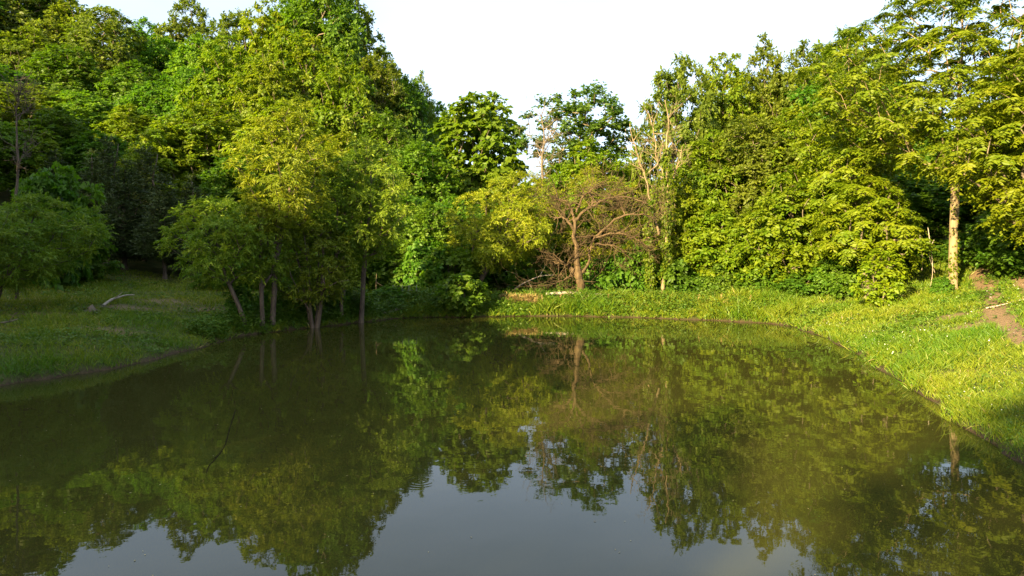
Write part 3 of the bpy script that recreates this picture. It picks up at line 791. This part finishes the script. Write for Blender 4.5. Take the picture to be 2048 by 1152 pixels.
rng = np.random.default_rng(77)
D = 34.8
tb = Tubes(); zg = gz(at(1160, D), D)
base_py = HZ + (CAMZ - zg + 0.3) / D * F
limbs = [([(1162, base_py), (1160, 575), (1157, 548), (1151, 505), (1150, 440)], 0.31, 0.11),
         ([(1160, 552), (1176, 532), (1183, 505), (1192, 472), (1212, 455), (1240, 462)], 0.12, 0.03),
         ([(1152, 548), (1140, 535), (1125, 524), (1108, 524)], 0.14, 0.03),
         ([(1150, 462), (1136, 442), (1122, 432), (1108, 440)], 0.13, 0.04),
         ([(1150, 442), (1164, 426), (1182, 412), (1190, 402), (1205, 398)], 0.14, 0.04),
         ([(1150, 445), (1144, 418), (1132, 402), (1115, 396)], 0.12, 0.04),
         ([(1192, 476), (1225, 464), (1262, 476), (1292, 494)], 0.09, 0.03),
         ([(1185, 412), (1215, 396), (1255, 392), (1292, 410)], 0.09, 0.03),
         ([(1153, 425), (1165, 395), (1185, 375), (1215, 372)], 0.09, 0.03),
         ([(1196, 470), (1235, 432), (1280, 430), (1310, 445)], 0.10, 0.03),
         ([(1190, 488), (1215, 490), (1240, 496), (1262, 512)], 0.07, 0.03),
         ([(1150, 535), (1135, 555), (1115, 566), (1060, 572)], 0.05, 0.02)]
for i, (pp, r0, r1) in enumerate(limbs):
    Q, rad = limb(tb, rng, pp, D, r0 * (0.9 if i == 0 else 0.66), r1 * 0.7, 0.0 if i == 0 else 0.35, 10 if i == 0 else 8)
    for j in range(4 if i == 0 else 16):
        k = int(rng.uniform(0.35 if i else 0.55, 1) * (len(Q) - 1))
        tg = norm(Q[min(k + 1, len(Q) - 1)] - Q[max(k - 1, 0)])
        dd = norm(tg * 0.6 + rng.normal(size=3) * 0.7 + np.array([0, 0, 0.1]))
        twigs(tb, rng, Q[k], dd, rng.uniform(0.7, 1.9), min(rad[k] * 0.55, 0.036), 2, 0.24, 0.05, (2, 5))
finish_bare("dead_tree", "dead tree with a reddish brown gnarled trunk and a tangle of bare branches", D, 1160, tb, M['bark_dead'])

rng = np.random.default_rng(78)
D = 35.0
tb = Tubes(); zg = gz(at(1312, D), D); base_py = HZ + (CAMZ - zg + 0.3) / D * F
stems_ = [([(1302, base_py), (1300, 540), (1296, 500), (1298, 440), (1304, 400)], 0.13, 0.07), ([(1322, base_py), (1328, 545), (1336, 520), (1330, 470), (1335, 400), (1333, 330), (1337, 250), (1330, 200)], 0.15, 0.03),
          ([(1318, 470), (1306, 410), (1292, 330), (1276, 285), (1266, 240)], 0.09, 0.02), ([(1332, 360), (1318, 320), (1310, 265), (1300, 215)], 0.07, 0.015),
          ([(1335, 400), (1350, 350), (1362, 320), (1368, 290)], 0.06, 0.02), ([(1298, 345), (1320, 325), (1326, 280)], 0.05, 0.015)]
vp = []
for i, (pp, r0, r1) in enumerate(stems_):
    Q, rad = limb(tb, rng, pp, D, r0 * 0.75, r1 * 0.7, 0.0 if i < 2 else 0.25)
    if i < 2:
        kk = rng.uniform(0.12, 0.78 if i else 1.0, 1600) * (len(Q) - 1)
        k0 = kk.astype(int); f_ = (kk - k0)[:, None]
        k1 = np.minimum(k0 + 1, len(Q) - 1)
        vp.append((Q[k0] * (1 - f_) + Q[k1] * f_, rad[k0]))
    for j in range(9 if i else 0):
        k = int(rng.uniform(0.45, 1) * (len(Q) - 1))
        dd = norm(rng.normal(size=3) * np.array([1, 1, 0.6]) + np.array([0, 0, 0.5]))
        twigs(tb, rng, Q[k], dd, rng.uniform(0.5, 1.4), 0.022, 2, 0.22, 0.2, (2, 4))
t_, off = finish_bare("dead_snag", "bare forked snag wrapped in bright yellow green vine", D, 1312, tb, M['bark_pale'])
b_ = np.concatenate([a for a, _ in vp]); rr2 = np.concatenate([r for _, r in vp])
o_ = norm(rng.normal(size=b_.shape) * np.array([1, 1, 0.3]))
b_ = b_ + o_ * (rr2 * rng.uniform(0.8, 2.0, len(rr2)) + rng.uniform(0, 0.12, len(rr2)))[:, None] - off
v, tr = leaf_geo(b_, norm(o_ * 0.5 + np.array([0, 0, -0.7]) + rng.normal(0, 0.3, b_.shape)), norm(o_ + rng.normal(0, 0.4, b_.shape)), rng.uniform(0.10, 0.20, len(b_)), rng.uniform(0.09, 0.16, len(b_)))
add("vine", make_mesh("vine", v, tris=tr, attrs={"var": np.repeat(rng.uniform(0, 1, len(b_)), 4)}), M['vine'], t_)

rng = np.random.default_rng(79)
for (px, D, pp, mat, name, label, r0) in [
    (32, DD(24), [(32, None), (30, 420), (36, 320), (30, 230), (42, 180)], 'bark_willow', "dead_snag", "thin grey bare tree behind the broad feathery willow", 0.07),
    (1085, 45, [(1095, None), (1092, 430), (1080, 330), (1092, 270), (1078, 225)], 'bark', "bare_tree", "bare twiggy tree between the round tree and the tufted tree", 0.13)]:
    tb = Tubes(); zg = gz(at(px, D), D)
    pp = [(a, HZ + (CAMZ - zg + 0.3) / D * F if c is None else c) for a, c in pp]
    Q, rad = limb(tb, rng, pp, D, r0, r0 * 0.15, 0.1)
    for j in range(26):
        f_ = rng.uniform(0.45, 1); k = int(f_ * (len(Q) - 1))
        dd = norm(rng.normal(size=3) * np.array([1, 1, 0.4]) + np.array([0, 0, 0.9]))
        twigs(tb, rng, Q[k], dd, rng.uniform(0.5, 1.4) * (D / 30), 0.02 * D / 30, 2, 0.2, 0.2, (2, 5))
    finish_bare(name, label, D, px, tb, M[mat])

# ------------------------------------------------------------------ grass, weeds, flowers
def scatter(rng, n, xlo, xhi, ylo, yhi, dens):
    x = rng.uniform(xlo, xhi, n); y = rng.uniform(ylo, yhi, n)
    d = pond_dist(x, y)
    ang = np.abs(x) / np.maximum(y, 1)
    keep = (d > -0.04 + 0.09 * wob(x, y, 2.3, 7.0) + 0.06 * wob(x, y, 7.1, 1.0) + rng.uniform(0, 0.22, n)) & (ang < 0.95) & (y > 4) & (rng.uniform(0, 1, n) < dens(x, y, d))
    return x[keep], y[keep], d[keep]

def blades(rng, x, y, d, h, w, tilt, name, label, mat, var):
    N = len(x)
    z = np.maximum(ground_z(x, y, d) - 0.01, 0.015)
    base = np.c_[x, y, z]
    th = rng.uniform(0, 6.28, N)
    lean_ = np.c_[np.cos(th), np.sin(th), np.zeros(N)]
    ax = norm(np.array([0, 0, 1.0]) + lean_ * (rng.uniform(0.1, 1.0, N) * tilt)[:, None])
    tip = base + ax * h[:, None] + lean_ * (h * rng.uniform(0, 0.35, N))[:, None] - np.array([0, 0, 1.0]) * (h * rng.uniform(0, 0.15, N))[:, None]
    side = norm(np.cross(ax, rng.normal(size=(N, 3))))
    mid = base + ax * (h * 0.5)[:, None]
    v = np.stack([base + side * (w * 0.4)[:, None], mid + side * (w * 0.5)[:, None], tip, mid - side * (w * 0.5)[:, None]], 1).reshape(-1, 3)
    i = np.arange(N)[:, None] * 4
    t = np.concatenate([i + np.array([0, 1, 3]), i + np.array([1, 2, 3])], 1).reshape(-1, 3)
    return tag(add(name, make_mesh(name, v, tris=t, attrs={"var": np.repeat(var, 4)}), mat), label, "grass", kind="stuff")

rng = np.random.default_rng(9)
def gvar(rng, x, y):
    return np.clip(0.36 + 0.34 * wob(x, y, 0.55, 4.0) + 0.24 * wob(x, y, 1.7, 1.0) + rng.normal(0, 0.16, len(x)) + 0.4 * (rng.uniform(0, 1, len(x)) > 0.965), 0, 1)
def build_grass(label, box, n, hb, dens, hfun=None, vo=0.0):
    x, y, d = scatter(rng, n, *box, dens)
    dirt = dirt_at(x, y)
    k = rng.uniform(0, 1, len(x)) > dirt * 1.05
    x, y, d = x[k], y[k], d[k]
    hm = np.clip(0.75 + 0.55 * wob(x, y, 0.8, 2.0) + 0.45 * wob(x, y, 2.9, 5.0) + 0.35 * wob(x, y, 7.3, 1.0), 0.25, 2.1) * smooth(0.0, 0.6, d + 0.42)
    h = hb * hm * rng.uniform(0.5, 1.4, len(x))
    if hfun is not None: h = h * hfun(x, y, d)
    w = np.clip(0.0010 * y, 0.008, 0.04) * rng.uniform(0.7, 1.3, len(x))
    return blades(rng, x, y, d, h, w, 0.9, "grass", label, M['grass'], np.clip(gvar(rng, x, y) + vo * smooth(1.5, 5, d), 0, 1))
build_grass("short shaded grass on the left meadow", (-30, -5, 11, 37), 480000, 0.20, lambda x, y, d: np.clip((16 / y) ** 1.2, 0, 1) * np.where(d < 0.7, 1.0, 0.6) * (~((y > 31) & (x > -4.5))), vo=0.22)
build_grass("lush sunlit grass on the earth berm", (-5, 12.5, 29, 37.5), 130000, 0.48, lambda x, y, d: np.where(d < 0.8, 1.0, 0.65) * (d < 5.5) * (x < 12.5), lambda x, y, d: smooth(5.5, 2.5, d) * 0.6 + 0.4)
build_grass("sunlit grass on the right bank", (5, 27, 5, 38), 1150000, 0.22, lambda x, y, d: np.clip((9 / y) ** 1.1 * np.where(d < 0.6, 1.6, 0.85), 0, 1) * (x < y * 0.9 + 1) * ((x > 12.4) | (y < 29.5)))

# sedge tufts overhanging the water's edge
sx, sy = [], []
for i in range(len(shore)):
    a_, c_ = shore[i], shore[(i + 1) % len(shore)]
    L_ = np.linalg.norm(c_ - a_); nrm_ = np.array([-(c_ - a_)[1], (c_ - a_)[0]]) / max(L_, 1e-6)
    for _ in range(int(L_ * 3.2) + 1):
        if rng.uniform() < 0.5:
            q_ = a_ + (c_ - a_) * rng.uniform() + nrm_ * rng.uniform(-0.10, 0.16)
            m_ = int(rng.integers(8, 30)); sp_ = rng.uniform(0.04, 0.16)
            sx.append(q_[0] + rng.normal(0, sp_, m_)); sy.append(q_[1] + rng.normal(0, sp_, m_))
sx, sy = np.concatenate(sx), np.concatenate(sy)
sd = pond_dist(sx, sy); k = (sd > -0.16) & (sy > 4)
sx, sy, sd = sx[k], sy[k], sd[k]
blades(rng, sx, sy, sd, rng.uniform(0.12, 0.45, len(sx)), np.clip(0.0010 * sy, 0.008, 0.04) * rng.uniform(0.7, 1.3, len(sx)), 1.5, "grass", "ragged sedge tufts overhanging the water's edge", M['grass'], np.clip(rng.normal(0.3, 0.25, len(sx)) + 0.5 * (rng.uniform(0, 1, len(sx)) > 0.9), 0, 1))

def weeds(label, x, y, d, h, leaf, per, cat="weeds"):
    N = len(x); z = ground_z(x, y, d)
    b0 = np.repeat(np.c_[x, y, z], per, 0); hh = np.repeat(h, per)
    k = rng.uniform(0.1, 1, N * per)
    th = rng.uniform(0, 6.28, N * per)
    o = np.c_[np.cos(th), np.sin(th), np.zeros(N * per)]
    b0 = b0 + np.c_[np.zeros((N * per, 2)), k * hh] + o * (rng.uniform(0, 0.25, N * per) * hh)[:, None]
    ax = norm(o + np.array([0, 0, 1.0]) * rng.uniform(-0.3, 0.7, N * per)[:, None])
    nr = norm(np.array([0, 0, 1.0]) + rng.normal(0, 0.5, b0.shape))
    ln = leaf * rng.uniform(0.6, 1.3, N * per) * np.clip(np.repeat(y, per) / 18, 0.7, 1.5)
    v, t = leaf_geo(b0, ax, nr, ln, ln * 0.55)
    var = np.clip(np.repeat(rng.uniform(0, 0.6, N), per) + rng.uniform(0, 0.4, N * per), 0, 1)
    return tag(add("weeds", make_mesh("weeds", v, tris=t, attrs={"var": np.repeat(var, 4)}), M['weed']), label, cat, kind="stuff")
x, y, d = scatter(rng, 9000, -24, -5, 11, 34, lambda x, y, d: (0.10 + 0.9 * (wob(x, y, 0.7, 8.0) > 0.25)) * np.where(d < 3.2, 1, 0.25) * (~((y > 31) & (x > -4.5))))
weeds("low broad-leaved weeds along the left shore", x, y, d, rng.uniform(0.08, 0.25, len(x)), 0.085, 7)
x, y, d = scatter(rng, 16000, -11, -2, 21.5, 36, lambda x, y, d: (d < 2.2) * 0.9 * (y > 22.5))
weeds("tall shaded weeds under the shoreline willows", x, y, d, rng.uniform(0.25, 0.7, len(x)) * smooth(0, 0.5, d + 0.15), 0.085, 8)
x, y, d = scatter(rng, 5200, -5, 12.5, 30, 37, lambda x, y, d: (d < 5.0) * 0.85)
weeds("leafy sunlit weeds crowding the earth berm", x, y, d, rng.uniform(0.2, 0.62, len(x)), 0.085, 9)
x, y, d = scatter(rng, 14000, 5.5, 22, 5, 29, lambda x, y, d: (0.10 + 0.7 * (wob(x, y, 0.8, 3.0) > 0.1)))
weeds("clover and broad-leaved weeds on the right bank", x, y, d, rng.uniform(0.06, 0.24, len(x)), 0.07, 7)
x, y, d = scatter(rng, 2600, 5.5, 18, 6, 26, lambda x, y, d: 0.5 * (wob(x, y, 0.9, 6.0) > 0.0))
N = len(x); pos = np.c_[x, y, ground_z(x, y, d) + rng.uniform(0.12, 0.30, N)]
th = rng.uniform(0, 6.28, N)
ax = np.c_[np.cos(th), np.sin(th), rng.uniform(-0.2, 0.5, N)]
v, t = leaf_geo(pos, norm(ax), norm(np.array([0, -0.5, 1.0]) + rng.normal(0, 0.4, pos.shape)), rng.uniform(0.02, 0.04, N), rng.uniform(0.02, 0.035, N))
tag(add("flowers", make_mesh("flowers", v, tris=t, attrs={"var": np.repeat(rng.uniform(0, 1, N), 4)}), M['petal']), "tiny white flowers dotted over the right bank", "flowers", kind="stuff")

# tall seed stalks on the berm
for i, (px, D, top) in enumerate([(1086, 33.2, 588), (1118, 33.4, 590), (1172, 33.6, 594), (1215, 33.2, 590), (1250, 33.8, 586), (1395, 31.5, 590), (1440, 31.2, 588), (1500, 30.2, 592)]):
    D = DD(D)
    x = at(px, D); z0 = gz(x, D); h = zat(top, D) - z0
    t_ = thing("tall_grass_stalk", "tall pale grass stalk rising above the sunlit berm", "grass stalk", (x, D, z0), 0, "tall stalks on the berm")
    tb = Tubes(); s_ = np.linspace(0, 1, 6)
    lx = rng.uniform(-0.12, 0.12)
    tb.add(np.c_[lx * s_ ** 2, np.zeros(6), s_ * h - 0.03 * (s_ == 0)], np.linspace(0.012, 0.006, 6), 4)
    add("stem", tb.mesh("stem"), M['straw'], t_)
    n_ = 26; kk = rng.uniform(0.62, 1.0, n_); th = rng.uniform(0, 6.28, n_)
    bp = np.c_[lx * kk ** 2, np.zeros(n_), kk * h]
    v, tr = leaf_geo(bp, norm(np.c_[np.cos(th), np.sin(th), np.full(n_, 1.6)]), norm(rng.normal(size=(n_, 3))), rng.uniform(0.06, 0.12, n_), rng.uniform(0.02, 0.035, n_))
    add("seed_head", make_mesh("seed_head", v, tris=tr, attrs={"var": np.repeat(rng.uniform(0, 1, n_), 4)}), M['straw'], t_)

# ------------------------------------------------------------------ fallen wood, stones, fence
def stick(name, label, pts, r0, r1, mat, cat, forks=(), sides=8):
    pts = np.array(pts, float)
    t = np.linspace(0, len(pts) - 1, (len(pts) - 1) * 5 + 1)
    Q = np.stack([np.interp(t, np.arange(len(pts)), pts[:, c]) for c in range(3)], 1)
    for _ in range(3): Q[1:-1] = 0.25 * Q[:-2] + 0.5 * Q[1:-1] + 0.25 * Q[2:]
    o = Q[0].copy()
    tb = Tubes(); tb.add(Q - o, np.linspace(r0, r1, len(Q)), sides, 0.12, rng)
    for f_, dv, ln in forks:
        k = int(f_ * (len(Q) - 1)); dv = norm(np.array(dv, float))
        s_ = np.linspace(0, 1, 5)[:, None]
        tb.add(Q[k] - o + dv * s_ * ln + np.array([0, 0, 0.06]) * s_ ** 2, np.linspace(r1 * 1.2, r1 * 0.4, 5), 5, 0.1, rng)
    ob = add(name, tb.mesh(name), mat)
    ob.location = o
    return tag(ob, label, cat)
def onground(px, D, dz=0.0):
    D = DD(D); x = at(px, D); return (x, D, gz(x, D) + dz)
stick("fallen_branch", "long bleached curved branch lying on the shaded meadow", [onground(206, 24.0, 0.12), onground(222, 24.8, 0.24), onground(236, 25.8, 0.22), onground(250, 26.9, 0.22), onground(268, 28.0, 0.16)], 0.055, 0.025, M['bark_bleached'], "branch", [(0.35, (0.6, 0.2, 0.4), 0.35)])
stick("fallen_log", "pale bleached log lying along the top of the sunlit berm", [onground(1092, 34.2, 0.30), onground(1130, 34.2, 0.36), onground(1165, 34.1, 0.32), onground(1202, 34.0, 0.28)], 0.09, 0.06, M['bark_bleached'], "log")
stick("fallen_branch", "thin pale stick lying across the dirt track", [onground(1972, 19.4, 0.05), onground(2005, 19.2, 0.07), onground(2040, 19.3, 0.06), onground(2085, 19.0, 0.04)], 0.02, 0.012, M['bark_bleached'], "branch")
stick("fallen_branch", "low dark branch lying in the grass at the edge of the meadow", [onground(-10, 17.5, 0.10), onground(18, 17.8, 0.14), onground(36, 18.1, 0.22)], 0.03, 0.012, M['bark'], "branch", [(0.5, (0.5, 0, 0.5), 0.3)])
stick("fallen_branch", "bare fallen limb propped in the dark hollow below the dead tree", [onground(1010, 36.2, 0.1), onground(1040, 36.0, 0.75), onground(1080, 36.2, 1.25), onground(1110, 36.4, 1.35)], 0.04, 0.02, M['bark_bleached'], "branch", [(0.5, (0.3, 0, -0.6), 0.6), (0.7, (0.3, 0.1, 0.5), 0.7)])
stick("bare_stick", "broken pale stick standing among the weeds by the wire fence", [onground(752, 33.6, -0.1), onground(752, 33.6, 0.6), onground(753, 33.6, 1.3)], 0.03, 0.015, M['bark_pale'], "stick", [(0.75, (0.8, 0, -0.5), 0.7)])
def onwater(px, py):
    D = F * CAMZ / (py - HZ); return (at(px, D), D, 0.0)
stick("floating_branch", "thin dark curved branch floating on the still pond", [onwater(471, 820), onwater(460, 855), onwater(450, 893), onwater(430, 920), onwater(418, 930), onwater(413, 946)], 0.013, 0.006, M['bark_wet'], "branch", [(0.55, (0.1, -1, 0), 0.5)], sides=6)
# hanging vines under the walnut
for px, D, y0, y1, sw in ((1856, 26.5, 455, 575, 10), (1868, 26.8, 480, 545, -8), (1840, 27.0, 470, 540, 5)):
    s_ = np.linspace(0, 1, 6)
    D = DD(D); pts = [(at(px + sw * math.sin(3 * a), D), D + 0.1 * math.sin(5 * a), zat(y0 + (y1 - y0) * a, D)) for a in s_]
    ob = stick("hanging_vine", "thin bare vine hanging in the dark beside the pale walnut trunk", pts, 0.02, 0.01, M['bark_bleached'], "vine", sides=5)
    ob["group"] = "bare vines hanging beside the walnut"

def stone_mesh(rng, r):
    import bmesh
    bm = bmesh.new(); bmesh.ops.create_icosphere(bm, subdivisions=1, radius=1)
    sx = rng.uniform(0.7, 1.3, 3) * np.array([1.2, 1, 0.7])
    for v in bm.verts:
        v.co = Vector(np.array(v.co) * sx * r * rng.uniform(0.8, 1.15))
    me = bpy.data.meshes.new("stone"); bm.to_mesh(me); bm.free(); me.materials.append(M['stone']); return me
sm = [stone_mesh(rng, 0.16) for _ in range(4)]
for i in range(18):
    px = 768 + i * 4.4 + rng.uniform(-1.5, 1.5)
    D = np.interp(px, [760, 820, 850], [30.9, 32.6, 32.7]) + rng.uniform(0, 0.3)
    x = at(px, D)
    while pond_dist(np.array([x]), np.array([D]))[0] < 0.05: D += 0.05
    o = add("stone", sm[i % 4], None); o.location = (x, D, gz(x, D) + 0.05); o.rotation_euler = (rng.uniform(-.3, .3), rng.uniform(-.3, .3), rng.uniform(0, 6))
    s_ = rng.uniform(0.5, 1.1); o.scale = (s_, s_, s_)
    tag(o, "small brown stone in the row along the water below the wire fence", "stone", "stones at the water's edge")
# rotten stump on the meadow
x, y, z0 = onground(182, 22.6)
t_ = thing("rotten_stump", "broken grey rotten stump in a patch of weeds on the meadow", "stump", (x, y, z0 - 0.02))
t_.scale = (0.8, 0.8, 0.8)
tb = Tubes()
tb.add([(0, 0, -0.1), (0.01, 0, 0.10), (0.03, 0, 0.24), (0.04, 0, 0.30)], [0.24, 0.21, 0.17, 0.10], 11, 0.2, rng)
add("stump", tb.mesh("stump"), M['bark'], t_)
for a in range(5):
    tb = Tubes(); th = a * 1.3 + 0.4
    tb.add([(0.1 * math.cos(th), 0.1 * math.sin(th), 0.12), (0.3 * math.cos(th), 0.3 * math.sin(th), 0.08), (0.5 * math.cos(th + .2), 0.5 * math.sin(th + .2), -0.03)], [0.07, 0.05, 0.02], 6, 0.2, rng)
    add("root", tb.mesh("root"), M['bark'], t_)
# wire fence panel at the outlet
D = 33.4; x0, x1 = at(786, D), at(833, D)
t_ = thing("wire_fence", "short wire fence panel in the weeds at the pond outlet", "fence", ((x0 + x1) / 2, D, gz((x0 + x1) / 2, D)))
zb = gz((x0 + x1) / 2, D)
hw = (x1 - x0) / 2
for xx in (-hw, -hw * 0.2, hw * 0.35, hw):
    tb = Tubes(); tb.add([(xx, 0, -0.4), (xx + 0.01, 0, 0.3), (xx, 0, 0.78)], [0.022, 0.02, 0.02], 6); add("post", tb.mesh("post"), M['wire'], t_)
for zz in (0.74, 0.52, 0.30, 0.12):
    tb = Tubes(); tb.add([(-hw, -0.025, zz), (0, -0.025, zz - 0.015), (hw, -0.025, zz)], [0.008] * 3, 5); add("wire", tb.mesh("wire"), M['wire'], t_)

# dry straw hummocks on the shaded end of the berm
for i, px in enumerate((1014, 1036, 1062)):
    D = 33.6; x = at(px, D); z0 = gz(x, D); n_ = 900
    th = rng.uniform(0, 6.28, n_); r_ = np.sqrt(rng.uniform(0, 1, n_)) * 0.42
    bz = 0.42 * np.sqrt(np.clip(1 - (r_ / 0.46) ** 2, 0, 1))
    bp = np.c_[r_ * np.cos(th), r_ * 0.7 * np.sin(th), bz * rng.uniform(0.5, 1, n_)]
    v, tr = leaf_geo(bp, norm(np.c_[np.cos(th), np.sin(th), rng.uniform(-0.6, 0.5, n_)] + rng.normal(0, 0.5, (n_, 3))), norm(rng.normal(size=(n_, 3)) + np.array([0, 0, .5])), rng.uniform(0.12, 0.3, n_), rng.uniform(0.015, 0.03, n_))
    t_ = thing("straw_hummock", "rounded hummock of dry brown grass on the shaded end of the berm", "hummock", (x, D, z0), 0, "dry grass hummocks")
    add("straw", make_mesh("straw", v, tris=tr, attrs={"var": np.repeat(rng.uniform(0, 1, n_), 4)}), M['straw'], t_)

# flecks floating on the pond
n_ = 1500
x = rng.uniform(-10, 9, n_); y = 3.0 + 26 * rng.uniform(0, 1, n_) ** 1.3
k = (pond_dist(x, y) < -0.3) & (rng.uniform(0, 1, n_) < 0.35 + 0.35 * wob(x, y, 0.4, 1.0))
x, y = x[k], y[k]; n_ = len(x); th = rng.uniform(0, 6.28, n_)
v, tr = leaf_geo(np.c_[x, y, np.full(n_, 0.006)], np.c_[np.cos(th), np.sin(th), np.zeros(n_)], np.tile([0, 0, 1.0], (n_, 1)), rng.uniform(0.012, 0.04, n_), rng.uniform(0.008, 0.018, n_), fold=0.1)
v[:, 2] = np.maximum(v[:, 2], 0.004)
tag(add("floating_leaves", make_mesh("floating_leaves", v, tris=tr, attrs={"var": np.repeat(rng.uniform(0, 1, n_), 4)}), M['debris']), "small dead leaves and flecks floating on the pond", "leaves", kind="stuff")
